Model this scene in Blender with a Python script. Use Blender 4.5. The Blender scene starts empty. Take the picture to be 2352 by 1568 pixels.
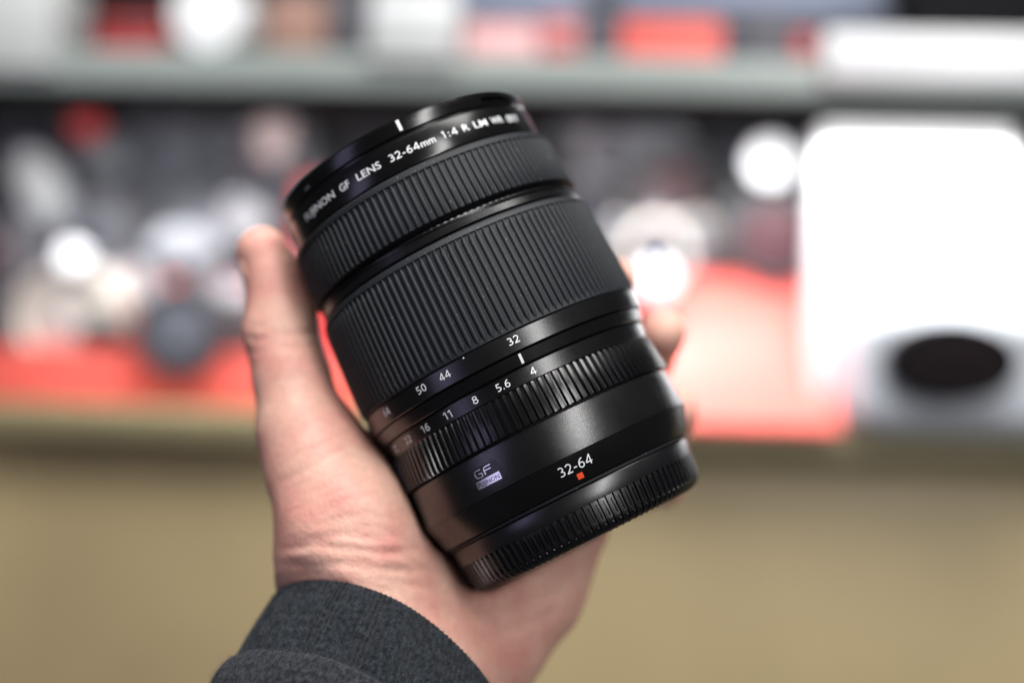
import bpy, bmesh, math, random
import numpy as np
from mathutils import Vector, Matrix

random.seed(7)
R = math.radians
sc = bpy.context.scene
col = sc.collection

# ------------------------------------------------------------------ camera
EYE = 1.30
FOCAL = 50.0
FPX = FOCAL / 36.0 * 2352.0          # focal length in pixels of a 2352 px wide frame
cd = bpy.data.cameras.new('camera')
cam = bpy.data.objects.new('camera', cd)
col.objects.link(cam)
cd.lens = FOCAL
cd.sensor_width = 36.0
cd.clip_start = 0.02
cd.clip_end = 60.0
CAM = Matrix.Translation((0, 0, EYE)) @ Matrix.Rotation(R(90), 4, 'X') @ Matrix.Rotation(R(1.7), 4, 'Z')
cam.matrix_world = CAM
cd.dof.use_dof = True
cd.dof.focus_distance = 0.3935
cd.dof.aperture_fstop = 2.55
sc.camera = cam
sc.render.resolution_x = 1024
sc.render.resolution_y = 682
sc.cycles.use_denoising = True
sc.cycles.max_bounces = 8
sc.cycles.sample_clamp_indirect = 6.0

# ------------------------------------------------------------------ world and lamps
w = bpy.data.worlds.new('World')
sc.world = w
w.use_nodes = True
bg = w.node_tree.nodes['Background']
bg.inputs[0].default_value = (0.95, 0.97, 1.0, 1)
bg.inputs[1].default_value = 0.05
sc.view_settings.view_transform = 'Standard'
sc.view_settings.look = 'None'
sc.view_settings.exposure = 0.0
sc.view_settings.gamma = 1.0


def area_lamp(name, pos, target, sx, sy, power, color=(1, 1, 1)):
    ld = bpy.data.lights.new(name, 'AREA')
    ld.shape = 'RECTANGLE'
    ld.size = sx
    ld.size_y = sy
    ld.energy = power
    ld.color = color
    o = bpy.data.objects.new(name, ld)
    col.objects.link(o)
    o.location = pos
    d = Vector(target) - Vector(pos)
    o.rotation_euler = d.to_track_quat('-Z', 'Y').to_euler()
    return o


LENS_AT = (0.0, 0.44, EYE)
area_lamp('shop_window_lamp', (0.84, -1.32, EYE + 0.70), LENS_AT, 0.32, 1.25, 26.0, (1.0, 0.99, 0.98))
area_lamp('ceiling_lamp_top', (0.12, -0.05, EYE + 1.36), (-0.05, 0.45, EYE), 1.5, 0.9, 45.0, (1.0, 0.985, 0.96))
area_lamp('added_violet_lamp', (-1.15, -0.75, EYE - 0.22), LENS_AT, 0.45, 0.75, 2.1, (0.66, 0.60, 1.0))  # unseen violet source, added for the purple reflections on the barrel

# ------------------------------------------------------------------ helpers


def cam_mm(u, v, d):
    """point in camera space (mm) seen at pixel (u, v) of a 2352 px frame at depth d"""
    return np.array([(u - 1176.0) / FPX * d, -(v - 784.0) / FPX * d, -d])


def obj(name, me, mat=None, parent=None):
    o = bpy.data.objects.new(name, me)
    col.objects.link(o)
    if mat is not None and not me.materials:
        me.materials.append(mat)
    if parent is not None:
        o.parent = parent
    return o


def tag(o, label=None, cat=None, group=None, kind=None):
    if label:
        o['label'] = label
    if cat:
        o['category'] = cat
    if group:
        o['group'] = group
    if kind:
        o['kind'] = kind
    return o


def empty(name, mw, label=None, cat=None, group=None):
    o = bpy.data.objects.new(name, None)
    o.empty_display_size = 0.02
    col.objects.link(o)
    o.matrix_world = mw
    return tag(o, label, cat, group)


def finish(me, smooth=True, angle=32):
    if smooth:
        me.polygons.foreach_set('use_smooth', [True] * len(me.polygons))
        me.set_sharp_from_angle(angle=R(angle))
    me.update()
    return me


def mesh_from(name, verts, faces, smooth=True, angle=32):
    me = bpy.data.meshes.new(name)
    me.from_pydata([tuple(v) for v in verts], [], [tuple(f) for f in faces])
    me.validate()
    bm = bmesh.new()
    bm.from_mesh(me)
    bmesh.ops.recalc_face_normals(bm, faces=bm.faces[:])
    bm.to_mesh(me)
    bm.free()
    return finish(me, smooth, angle)


def node_mat(name):
    m = bpy.data.materials.new(name)
    m.use_nodes = True
    nt = m.node_tree
    return m, nt, nt.nodes['Principled BSDF']


def mat_simple(name, color, rough=0.5, metal=0.0, spec=0.5, noise=0.0, nscale=40.0, bump=0.0, bscale=400.0,
               bdist=0.0002, rvar=0.0, coat=0.0):
    m, nt, b = node_mat(name)
    N, L = nt.nodes, nt.links
    b.inputs['Base Color'].default_value = (*color, 1)
    b.inputs['Roughness'].default_value = rough
    b.inputs['Metallic'].default_value = metal
    b.inputs['Specular IOR Level'].default_value = spec
    b.inputs['Coat Weight'].default_value = coat
    tc = N.new('ShaderNodeTexCoord')
    if noise > 0 or rvar > 0:
        n = N.new('ShaderNodeTexNoise')
        n.inputs['Scale'].default_value = nscale
        n.inputs['Detail'].default_value = 6
        L.new(tc.outputs['Object'], n.inputs['Vector'])
        if noise > 0:
            r = N.new('ShaderNodeMapRange')
            r.inputs['From Min'].default_value = 0.3
            r.inputs['From Max'].default_value = 0.7
            r.inputs['To Min'].default_value = 1 - noise
            r.inputs['To Max'].default_value = 1 + noise
            L.new(n.outputs['Fac'], r.inputs['Value'])
            mx = N.new('ShaderNodeVectorMath')
            mx.operation = 'SCALE'
            mx.inputs[0].default_value = color
            L.new(r.outputs['Result'], mx.inputs['Scale'])
            L.new(mx.outputs[0], b.inputs['Base Color'])
        if rvar > 0:
            r2 = N.new('ShaderNodeMapRange')
            r2.inputs['From Min'].default_value = 0.3
            r2.inputs['From Max'].default_value = 0.7
            r2.inputs['To Min'].default_value = max(0.02, rough - rvar)
            r2.inputs['To Max'].default_value = rough + rvar
            L.new(n.outputs['Fac'], r2.inputs['Value'])
            L.new(r2.outputs['Result'], b.inputs['Roughness'])
    if bump > 0:
        n2 = N.new('ShaderNodeTexNoise')
        n2.inputs['Scale'].default_value = bscale
        n2.inputs['Detail'].default_value = 3
        L.new(tc.outputs['Object'], n2.inputs['Vector'])
        bp = N.new('ShaderNodeBump')
        bp.inputs['Strength'].default_value = bump
        bp.inputs['Distance'].default_value = bdist
        L.new(n2.outputs['Fac'], bp.inputs['Height'])
        L.new(bp.outputs['Normal'], b.inputs['Normal'])
    return m


# ------------------------------------------------------------------ background: display cabinet
YAW = R(3.9)
SHELF_Y = 0.95
KS = 0.76                             # shelf units are 0.76 m
SH = Matrix.Translation((0, SHELF_Y, EYE)) @ Matrix.Rotation(-YAW, 4, 'Z') @ Matrix.Scale(KS, 4)
SHI = SH.inverted()


def spot(u, v, y=0.0):
    """shelf coordinates (x, z) on the plane that lies y behind the shelf's front edge"""
    o = SHI @ CAM.translation
    d = SHI.to_3x3() @ (CAM.to_3x3() @ Vector(((u - 1176) / FPX, -(v - 784) / FPX, -1)))
    t = (y - o.y) / d.y
    p = o + d * t
    return p.x, p.z


ZL = spot(1176, 962, 0.0)[1]          # lower shelf top
ZU = spot(1176, 232, 0.0)[1]          # upper shelf underside
ZT = spot(1176, 128, 0.0)[1]          # upper shelf top


def bevel_box(name, x0, x1, y0, y1, z0, z1, r=0.002, seg=2):
    bm = bmesh.new()
    bmesh.ops.create_cube(bm, size=1.0)
    for v in bm.verts:
        v.co = ((x0 + x1) / 2 + v.co.x * (x1 - x0), (y0 + y1) / 2 + v.co.y * (y1 - y0), (z0 + z1) / 2 + v.co.z * (z1 - z0))
    if r > 0:
        bmesh.ops.bevel(bm, geom=bm.edges[:], offset=r, segments=seg, profile=0.5, affect='EDGES')
    me = bpy.data.meshes.new(name)
    bm.to_mesh(me)
    bm.free()
    return finish(me)


def lathe_y(name, prof, n=32, sx=1.0, sz=1.0, cx=0.0, cz=0.0):
    """solid of revolution about a y axis; prof = (y, r)"""
    verts, faces = [], []
    for (y, r) in prof:
        for k in range(n):
            a = 2 * math.pi * k / n
            verts.append((cx + r * sx * math.cos(a), y, cz + r * sz * math.sin(a)))
    for i in range(len(prof) - 1):
        for k in range(n):
            faces.append((i * n + k, i * n + (k + 1) % n, (i + 1) * n + (k + 1) % n, (i + 1) * n + k))
    faces.append(tuple(range(n)))
    faces.append(tuple((len(prof) - 1) * n + k for k in range(n)))
    return mesh_from(name, verts, faces)


def lathe_z(name, prof, n=32, cx=0.0, cy=0.0):
    verts, faces = [], []
    for (z, r) in prof:
        for k in range(n):
            a = 2 * math.pi * k / n
            verts.append((cx + r * math.cos(a), cy + r * math.sin(a), z))
    for i in range(len(prof) - 1):
        for k in range(n):
            faces.append((i * n + k, i * n + (k + 1) % n, (i + 1) * n + (k + 1) % n, (i + 1) * n + k))
    faces.append(tuple(range(n)))
    faces.append(tuple((len(prof) - 1) * n + k for k in range(n)))
    return mesh_from(name, verts, faces)


M = {}
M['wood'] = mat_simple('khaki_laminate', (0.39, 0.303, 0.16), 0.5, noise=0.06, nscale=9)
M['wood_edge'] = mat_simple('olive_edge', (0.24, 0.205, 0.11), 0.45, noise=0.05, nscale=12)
M['dark'] = mat_simple('dark_panel', (0.035, 0.035, 0.042), 0.5, noise=0.1)
M['greypanel'] = mat_simple('grey_panel', (0.075, 0.075, 0.09), 0.6, noise=0.15, nscale=14)
M['glass_edge'] = mat_simple('frosted_glass_edge', (0.285, 0.325, 0.31), 0.3, noise=0.05, nscale=8)
M['red'] = mat_simple('red_display_card', (0.76, 0.115, 0.09), 0.5, noise=0.05)
M['grey'] = mat_simple('mid_grey_metal', (0.20, 0.205, 0.225), 0.4, noise=0.1)
M['palegrey'] = mat_simple('pale_grey_metal', (0.36, 0.37, 0.40), 0.4, noise=0.08)
M['slate'] = mat_simple('slate_grey_plastic', (0.09, 0.095, 0.115), 0.5, noise=0.1)
M['greyplastic'] = mat_simple('light_grey_plastic', (0.50, 0.53, 0.58), 0.45)
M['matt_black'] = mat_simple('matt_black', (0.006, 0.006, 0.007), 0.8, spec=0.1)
M['dim_glass'] = mat_simple('dim_reddish_glass', (0.008, 0.0045, 0.0055), 0.7, spec=0.1)
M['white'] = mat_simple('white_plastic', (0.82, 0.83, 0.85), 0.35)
M['offwhite'] = mat_simple('offwhite_card', (0.47, 0.49, 0.49), 0.5)
M['black'] = mat_simple('black_camera_body', (0.025, 0.025, 0.028), 0.5, noise=0.1)
M['charcoal'] = mat_simple('charcoal_leatherette', (0.05, 0.05, 0.055), 0.6, bump=0.4, bscale=900)
M['silver'] = mat_simple('satin_silver', (0.62, 0.63, 0.66), 0.32, metal=0.9)
M['cream'] = mat_simple('champagne_metal', (0.60, 0.55, 0.49), 0.38, metal=0.6)
M['darkred'] = mat_simple('dark_red_box', (0.45, 0.03, 0.03), 0.5)
M['pinkgrey'] = mat_simple('pinkish_grey_card', (0.30, 0.23, 0.225), 0.5)
M['pink'] = mat_simple('pale_pink_card', (0.75, 0.42, 0.43), 0.5)
M['brown'] = mat_simple('brown_box', (0.30, 0.17, 0.13), 0.6)
M['blue'] = mat_simple('slate_blue_box', (0.19, 0.23, 0.34), 0.5)
M['bluedark'] = mat_simple('navy_box', (0.025, 0.034, 0.06), 0.5)
M['mauve'] = mat_simple('mauve_coated_glass', (0.065, 0.028, 0.034), 0.4, spec=0.3)
M['lensglass'] = mat_simple('dark_lens_glass', (0.02, 0.018, 0.03), 0.3)


def shelf_empty(name, x, y, z, rz=0.0, label=None, cat=None, group=None):
    return empty(name, SH @ Matrix.Translation((x, y, z)) @ Matrix.Rotation(rz, 4, 'Z'), label, cat, group)


# cabinet below the lower shelf
cab = shelf_empty('display_counter', 0, 0, ZL - 0.6, label='khaki laminate display counter below the cameras', cat='counter')
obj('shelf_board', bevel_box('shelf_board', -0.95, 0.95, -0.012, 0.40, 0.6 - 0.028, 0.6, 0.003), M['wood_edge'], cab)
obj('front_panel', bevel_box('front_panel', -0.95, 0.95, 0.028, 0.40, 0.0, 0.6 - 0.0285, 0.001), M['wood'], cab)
bk = shelf_empty('cabinet_back_panel', 0, 0.42, ZL - 0.6, label='dark grey back panel behind the display shelves', cat='panel')
obj('panel', bevel_box('panel', -1.1, 1.1, 0.0, 0.02, 0.0, 1.5, 0.001), M['dark'], bk)

us = shelf_empty('glass_shelf', 0, 0, ZU, label='pale green glass upper shelf with black underside', cat='shelf')
obj('front_edge', bevel_box('front_edge', -0.95, 0.95, -0.005, 0.014, 0.006, ZT - ZU, 0.003), M['glass_edge'], us)
obj('front_rail', bevel_box('front_rail', -0.95, 0.95, 0.000, 0.030, -0.016, 0.0055, 0.001), M['matt_black'], us)
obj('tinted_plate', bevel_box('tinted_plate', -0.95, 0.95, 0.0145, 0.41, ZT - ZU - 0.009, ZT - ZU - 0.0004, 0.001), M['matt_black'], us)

# lamps under the upper shelf
def shelf_lamp(name, x, y, z, tx, ty, tz, sx, sy, p, color=(1, 1, 1)):
    a = SH @ Vector((x, y, z))
    b = SH @ Vector((tx, ty, tz))
    return area_lamp(name, a, b, sx * KS, sy * KS, p * KS * KS, color)


shelf_lamp('shelf_strip_lamp', -0.14, -0.03, ZU - 0.036, -0.14, 0.10, ZL, 0.62, 0.02, 3.4)
shelf_lamp('shelf_strip_lamp_bright', 0.40, -0.03, ZU - 0.036, 0.40, 0.03, ZL, 0.60, 0.03, 1.7)
shelf_lamp('upper_compartment_lamp', 0.0, -0.05, ZT + 0.30, 0.0, 0.12, ZT, 1.3, 0.05, 0.6)

# red risers and cards


def block(name, u0, u1, v0, y0, y1, mat, label, cat, zbase=None, r=0.003, group=None, rz=0.0):
    zb = ZL if zbase is None else zbase
    x0 = spot(u0, 784, y0)[0]
    x1 = spot(u1, 784, y0)[0]
    zt = spot((u0 + u1) / 2, v0, y0)[1]
    cx = (x0 + x1) / 2
    e = shelf_empty(name, cx, y0, zb + 0.0005, rz, label, cat, group)
    h = zt - zb - 0.0005
    return e, x0 - cx, x1 - cx, y1 - y0, h, mat


def simple_block(*a, part='block_body', **k):
    e, x0, x1, d, h, mat = block(*a, **k)
    obj(part, bevel_box(part, x0, x1, 0, d, 0, h, k.get('r', 0.003)), mat, e)
    return e, x0, x1, d, h


def riser(u0, u1, v0, y0, y1, label):
    e, x0, x1, d, h = simple_block('display_riser', u0, u1, v0, y0, y1, M['red'], label, 'riser', part='riser_body')
    obj('top_lip', bevel_box('top_lip', x0 - 0.001, x1 + 0.001, -0.0015, 0.004, h - 0.006, h + 0.001, 0.0006), M['red'], e)
    return e


riser(-40, 300, 800, 0.02, 0.20, 'low red display riser under the silver cameras at far left')
riser(305, 800, 815, 0.025, 0.20, 'low red display riser behind the thumb')
riser(1000, 1470, 800, 0.03, 0.20, 'low red display riser mostly hidden behind the lens')
e, x0, x1, d, h, _m = block('display_riser', 1475, 1900, 640, 0.05, 0.17, M['red'], 'tall bright red sloped display riser right of the fingers', 'riser')
sl = 0.095
pr = [(-sl, 0.0)] + [(-sl * (1 - q / 14) ** 2.2, 0.004 + (h - 0.004) * q / 14) for q in range(15)] + [(d, h), (d, 0.0)]
n_ = len(pr)
me = mesh_from('riser_body', [(x0, y_, z_) for (y_, z_) in pr] + [(x1, y_, z_) for (y_, z_) in pr],
               [(k, (k + 1) % n_, n_ + (k + 1) % n_, n_ + k) for k in range(n_)] + [tuple(range(n_)), tuple(range(n_, 2 * n_))], True, 40)
obj('riser_body', me, M['red'], e)
obj('top_lip', bevel_box('top_lip', x0 - 0.001, x1 + 0.001, -0.003, 0.004, h + 0.0002, h + 0.003, 0.0006), M['red'], e)


def red_card(u0, u1, v0, y0, label, mat='red'):
    e, x0, x1, d, h = simple_block('display_card', u0, u1, v0, y0, y0 + 0.006, M[mat], label, 'card', part='card_panel', r=0.001)
    obj('foot', bevel_box('foot', x0 + 0.01, x1 - 0.01, 0.006, 0.05, 0, 0.004, 0.001), M[mat], e)
    return e


red_card(330, 590, 640, 0.185, 'red backing card behind the black camera beside the thumb')
red_card(125, 325, 655, 0.20, 'red backing card behind the champagne camera')
red_card(-60, 120, 640, 0.21, 'red backing card behind the silver camera at far left')
red_card(672, 770, 410, 0.20, 'narrow dark red backing card just left of the lens', 'darkred')
red_card(1480, 1700, 560, 0.21, 'red backing card above the tall red riser')


# cameras on the shelves
def camera_thing(u, vb, y, wmm, label, body='black', top='silver', barrel='black', front='silver', glass='lensglass',
                 lens_r=0.30, lens_len=0.30, rz=0.0, hump=True, zbase=None, group='cameras on the display shelf', hscale=0.64):
    x, z = spot(u, vb, y)
    W = wmm / 1000.0
    H = W * hscale
    D = W * 0.30
    e = shelf_empty('display_camera', x, y, z if zbase is None else zbase, rz, label, 'camera', group)
    obj('body', bevel_box('body', -W / 2, W / 2, -D / 2, D / 2, 0.0, H * 0.76, W * 0.035, 3), M[body], e)
    tp = obj('top_plate', bevel_box('top_plate', -W / 2 + 0.001, W / 2 - 0.001, -D / 2 + 0.001, D / 2 - 0.001, H * 0.764, H * 0.92, W * 0.02, 2), M[top], e)
    obj('grip', bevel_box('grip', -W * 0.49, -W * 0.32, -D * 0.85, -D * 0.505, H * 0.05, H * 0.72, W * 0.04, 3), M['charcoal'], e)
    if hump:
        obj('viewfinder', bevel_box('viewfinder', -W * 0.14, W * 0.14, -D * 0.45, D * 0.45, H * 0.925, H * 1.12, W * 0.03, 2), M[top], e)
    for k, dx in enumerate((-0.36, 0.26, 0.38)):
        rr = W * (0.055 if k else 0.04)
        obj('dial', lathe_z('dial', [(H * 0.922, rr), (H * 0.99, rr), (H * 1.0, rr * 0.9)], 20, W * dx, 0.0), M['silver' if k else front], tp)
    r = W * lens_r
    lz = max(H * 0.42, 0)
    L = W * lens_len
    y0 = -D / 2 - 0.0005
    b = obj('lens_barrel', lathe_y('lens_barrel', [(y0, r * 0.92), (y0 - L * .1, r * 0.96), (y0 - L * .12, r), (y0 - L * .55, r), (y0 - L * .58, r * .95),
                                                  (y0 - L * .62, r * .95), (y0 - L * .65, r), (y0 - L * .86, r * .97)], 36, cz=lz), M[barrel], e)
    obj('front_ring', lathe_y('front_ring', [(y0 - L * .862, r * 0.95), (y0 - L * .99, r * .94), (y0 - L, r * .88), (y0 - L * .985, r * .78), (y0 - L * .90, r * .74)], 36, cz=lz), M[front], b)
    obj('front_glass', lathe_y('front_glass', [(y0 - L * .905, r * .735), (y0 - L * .935, r * .55), (y0 - L * .95, r * .3), (y0 - L * .955, r * .02)], 32, cz=lz), M[glass], b)
    return e


def display_lens(u, v, y, rmm, label, barrel='grey', front='palegrey', glass='slate', length=0.06, rz=0.0, tilt=0.0, squash=1.0):
    """a loose lens lying on its stand, front towards the aisle"""
    x, z = spot(u, v, y)
    r = rmm / 1000
    e = empty('display_lens', SH @ Matrix.Translation((x, y, z)) @ Matrix.Rotation(rz, 4, 'Z') @ Matrix.Rotation(tilt, 4, 'Y'), label, 'lens', 'loose lenses on the display shelf')
    b = obj('lens_barrel', lathe_y('lens_barrel', [(length, r * .8), (length * .8, r * .86), (length * .78, r * .95), (length * .35, r * .95), (length * .33, r * .9), (length * .28, r * .9),
                                                  (length * .26, r), (0.0, r)], 36, 1, squash), M[barrel], e)
    obj('front_ring', lathe_y('front_ring', [(-0.0003, r * .99), (-0.003, r * .98), (-0.004, r * .9), (-0.002, r * .8)], 36, 1, squash), M[front], b)
    obj('front_glass', lathe_y('front_glass', [(-0.0016, r * .79), (-0.003, r * .5), (-0.0036, r * .03)], 32, 1, squash), M[glass], b)
    obj('stand', bevel_box('stand', -r * .5, r * .5, length * .3, length * .7, -r * squash - 0.02, -r * squash * .97, 0.001), M['matt_black'], e)
    return e


# stepped dark tiers at the back of the lower shelf
for (v0, y0, y1, lb) in ((600, 0.205, 0.29, 'long dark grey step behind the front row of cameras'), (408, 0.295, 0.405, 'tall dark grey step at the back of the lower shelf')):
    e, x0, x1, d, h = simple_block('display_step', -300, 2600, v0, y0, y1, M['greypanel'], lb, 'step', part='step_body')
    obj('edge_strip', bevel_box('edge_strip', x0, x1, -0.002, -0.0003, h - 0.006, h - 0.001, 0.0004), M['slate'], e)

# left of the hand, front row
camera_thing(215, 806, 0.115, 118, 'champagne camera with large cream lens at far left of lower shelf', 'slate', 'grey', 'cream', 'cream', 'cream', 0.44, 0.55)
camera_thing(455, 845, 0.075, 104, 'black camera with grey top beside the thumb', 'black', 'palegrey', 'black', 'black', 'slate', 0.40, 0.5, hscale=0.8)
# second row
camera_thing(255, 602, 0.245, 104, 'grey camera with round lens in second row at left', 'slate', 'grey', 'grey', 'grey', 'slate', 0.34, 0.4)
display_lens(95, 430, 0.20, 25, 'tilted pale silver lens at far left edge', 'palegrey', 'palegrey', 'offwhite', 0.05, 0.3, R(-28), 1.75)
camera_thing(470, 606, 0.245, 112, 'slate camera in second row left of the thumb tip', 'slate', 'slate', 'grey', 'slate', 'slate', 0.30, 0.3)
camera_thing(800, 640, 0.245, 120, 'black camera in second row hidden behind the lens front', 'black', 'charcoal', 'black', 'grey')
camera_thing(20, 640, 0.22, 96, 'mauve grey camera in second row at far left edge', 'slate', 'grey', 'grey', 'grey', 'mauve', 0.36, 0.4)
# third row
camera_thing(90, 425, 0.34, 120, 'slate camera in top row at far left', 'slate', 'slate', 'black', 'slate', 'lensglass', 0.3, 0.3)
display_lens(245, 385, 0.30, 30, 'grey blue upright lens in top row below the red cap', 'palegrey', 'grey', 'palegrey', 0.05, 0.0, 0.0, 1.25)
camera_thing(420, 422, 0.34, 130, 'dark slate camera in top row left of the pink cap', 'slate', 'slate', 'slate', 'slate', 'slate', 0.33, 0.3)
camera_thing(610, 425, 0.345, 110, 'grey camera in top row beside the tall red card', 'grey', 'slate', 'slate', 'grey', 'mauve', 0.3, 0.3)
display_lens(560, 505, 0.20, 30, 'pale grey lens just above the thumb tip', 'grey', 'grey', 'palegrey', 0.05, 0.0, 0.0, 0.75)
display_lens(330, 320, 0.30, 26, 'slate lens in top row right of the red cap', 'slate', 'slate', 'grey', 0.05)
display_lens(515, 330, 0.30, 24, 'dark lens in top row left of the pink cap', 'black', 'slate', 'slate', 0.05)
display_lens(25, 320, 0.29, 26, 'black lens in top row at far left edge', 'black', 'black', 'slate', 0.05)
display_lens(345, 470, 0.22, 20, 'small grey lens between the slate cameras at left', 'grey', 'slate', 'black', 0.04)
display_lens(228, 772, 0.03, 22, 'small black lens shape added as the shade below the champagne camera', 'black', 'black', 'matt_black', 0.03, 0.0, 0.0, 0.6)  # dark lens shape put in for the shade under the cream lens
display_lens(300, 655, 0.10, 22, 'small pale lens beside the champagne camera', 'grey', 'palegrey', 'pinkgrey', 0.04)
# right of the lens
camera_thing(1500, 655, 0.10, 100, 'black camera with beige lens beside the index fingertip', 'slate', 'slate', 'black', 'cream', 'lensglass', 0.34, 0.42)
camera_thing(1765, 645, 0.10, 98, 'black camera with mauve lens on the sloped red riser', 'black', 'black', 'black', 'black', 'mauve', 0.44, 0.42, hscale=0.85)
display_lens(1600, 545, 0.12, 24, 'small beige lens between two black cameras right of the lens', 'cream', 'cream', 'brown', 0.05)
camera_thing(1540, 520, 0.25, 116, 'slate camera with reddish lens in second row right of the lens', 'slate', 'slate', 'black', 'black', 'mauve', 0.36, 0.3)
camera_thing(1750, 500, 0.25, 110, 'slate camera in second row left of the white sign', 'slate', 'slate', 'slate', 'black', 'lensglass', 0.3, 0.3)
display_lens(1660, 420, 0.24, 20, 'small black lens left of the white highlight disc', 'black', 'slate', 'mauve', 0.04)
display_lens(1800, 330, 0.30, 24, 'slate lens in top row behind the white highlight disc', 'slate', 'slate', 'black', 0.04)
display_lens(1505, 345, 0.27, 42, 'large grey lens in top row right of the lens front', 'grey', 'grey', 'grey', 0.06, 0.0, 0.0, 0.8)
camera_thing(1400, 428, 0.34, 120, 'pale grey camera in top row touching the lens edge', 'grey', 'palegrey', 'grey', 'palegrey', 'slate', 0.3, 0.3)
camera_thing(1720, 432, 0.34, 130, 'dark camera in top row behind the white highlight disc', 'black', 'slate', 'black', 'slate', 'lensglass', 0.3, 0.3)

# the white sign and the white camera on the right
sg = block('white_sign', 1868, 2322, 288, -0.004, 0.05, M['white'], 'tall white glowing sign box at right of lower shelf', 'sign')
e, x0, x1, d, h, _ = sg
obj('sign_panel', bevel_box('sign_panel', x0, x1, 0, d, 0, h, 0.006, 3), M['white'], e)
xr = spot(3050, 784, -0.004)[0] - (spot(1868, 784, -0.004)[0] - x0)
hz = spot(2400, 398, -0.004)[1] - ZL
obj('side_wing', bevel_box('side_wing', x1 + 0.0005, xr, 0.003, d, 0, hz, 0.006, 3), M['white'], e)

x, _z = spot(2200, 784, -0.03)
wc = shelf_empty('instant_camera', x, -0.005, ZL + 0.0005, 0.0, 'white instant camera with large oval black lens at right edge', 'camera')
wx0 = spot(1945, 784, -0.03)[0] - x
wx1 = spot(2470, 784, -0.03)[0] - x
wh = spot(2200, 712, -0.03)[1] - ZL
obj('body', bevel_box('body', wx0, wx1, -0.055, -0.002, 0, wh, 0.026, 6), M['greyplastic'], wc)
ox, oz = spot(2196, 830, -0.085)
b = obj('lens_barrel', lathe_y('lens_barrel', [(-0.0555, 0.037), (-0.058, 0.039), (-0.074, 0.038), (-0.077, 0.035), (-0.075, 0.030)], 40, 1.38, 0.86, ox - x, oz - ZL), M['matt_black'], wc)
obj('front_glass', lathe_y('front_glass', [(-0.0748, 0.0295), (-0.0765, 0.02), (-0.0775, 0.003)], 32, 1.38, 0.86, ox - x, oz - ZL), M['dim_glass'], b)
obj('shutter_button', lathe_z('shutter_button', [(wh + 0.0005, 0.008), (wh + 0.004, 0.008), (wh + 0.005, 0.006)], 20, wx0 + 0.03, -0.03), M['silver'], wc)
obj('flash_window', bevel_box('flash_window', wx1 - 0.045, wx1 - 0.012, -0.0565, -0.0552, wh - 0.03, wh - 0.012, 0.0004), M['silver'], wc)


# white discs added in place of blurred highlights, and coloured lens caps
def add_glint_or_cap(u, v, y, rmm, label, mat='white', squash=1.0):
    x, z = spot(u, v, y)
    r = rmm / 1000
    e = shelf_empty('glint_or_cap', x, y, z - r, 0.0, label, 'lens cap', 'round lens caps on display')
    obj('disc_face', lathe_y('disc_face', [(0.0, r * .98), (-0.004, r), (-0.006, r * .96), (-0.0064, r * .7)], 32, 1, squash, 0, r), M[mat], e)
    obj('disc_rim', lathe_y('disc_rim', [(0.0105, r * .9), (0.0005, r * .93)], 32, 1, squash, 0, r), M[mat], e)
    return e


add_glint_or_cap(168, 592, 0.03, 14, 'white disc added as a highlight on the champagne camera at far left')
add_glint_or_cap(1770, 372, 0.06, 22, 'white disc added as a highlight left of the white sign')
add_glint_or_cap(1508, 642, 0.02, 18, 'large white disc added as a highlight beside the index fingertip')
add_glint_or_cap(630, 312, 0.16, 19, 'pale pink oval lens cap left of the lens front', 'pinkgrey', 1.35)
add_glint_or_cap(200, 285, 0.16, 16, 'red round lens cap above the grey blue lens', 'darkred')
add_glint_or_cap(425, 560, 0.04, 34, 'silver grey oval lens cap left of the thumb tip', 'grey', 0.5)


# upper shelf stock
def upper_box(u0, u1, v0, y0, depth, mat, label, cat='box', band=None, rz=0.0):
    e, x0, x1, d, h = simple_block('stock_box', u0, u1, v0, y0, y0 + depth, M[mat], label, cat, zbase=ZT, part='carton', rz=rz)
    obj('lid_flap', bevel_box('lid_flap', x0 + 0.002, x1 - 0.002, 0.002, d - 0.002, h + 0.0003, h + 0.0015, 0.0004), M[band or mat], e)
    if band:
        obj('printed_band', bevel_box('printed_band', x0 + 0.001, x1 - 0.001, -0.0009, -0.0002, h * 0.55, h * 0.8, 0.0002), M[band], e)
    return e


e = upper_box(-80, 112, -60, 0.00, 0.08, 'offwhite', 'pale upright card box at top left corner')
fl = [c for c in e.children if c.name.startswith('carton')][0]
bx_ = [v.co.x for v in fl.data.vertices]
obj('front_flap', bevel_box('front_flap', min(bx_), max(bx_), -0.012, -0.0008, -0.022, 0.05, 0.002), M['offwhite'], e)
upper_box(118, 330, -60, 0.10, 0.06, 'matt_black', 'black box beside the pale card at top left')
upper_box(196, 352, 40, 0.03, 0.06, 'darkred', 'dark red carton at top left of upper shelf', band='black')
upper_box(590, 720, -10, 0.06, 0.08, 'brown', 'brown carton on the upper shelf left of centre')
upper_box(735, 815, -20, 0.08, 0.08, 'greypanel', 'grey carton on the upper shelf left of centre')
e = upper_box(828, 1030, -30, -0.004, 0.06, 'offwhite', 'off white carton above the lens on upper shelf', band='white')
fl = [c for c in e.children if c.name.startswith('carton')][0]
bx_ = [v.co.x for v in fl.data.vertices]
obj('front_flap', bevel_box('front_flap', min(bx_), max(bx_), -0.010, -0.0012, -0.010, 0.022, 0.002), M['offwhite'], e)
upper_box(1045, 1215, 55, 0.03, 0.05, 'pink', 'pale pink carton above the lens on upper shelf')
upper_box(1220, 1310, 45, 0.03, 0.05, 'darkred', 'small crimson carton above the lens on upper shelf', band='pink')
upper_box(1325, 1400, 60, 0.05, 0.05, 'greypanel', 'grey carton between two red cartons on upper shelf')
upper_box(1405, 1640, 50, 0.02, 0.06, 'red', 'wide bright red carton on upper shelf right of centre')
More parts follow.
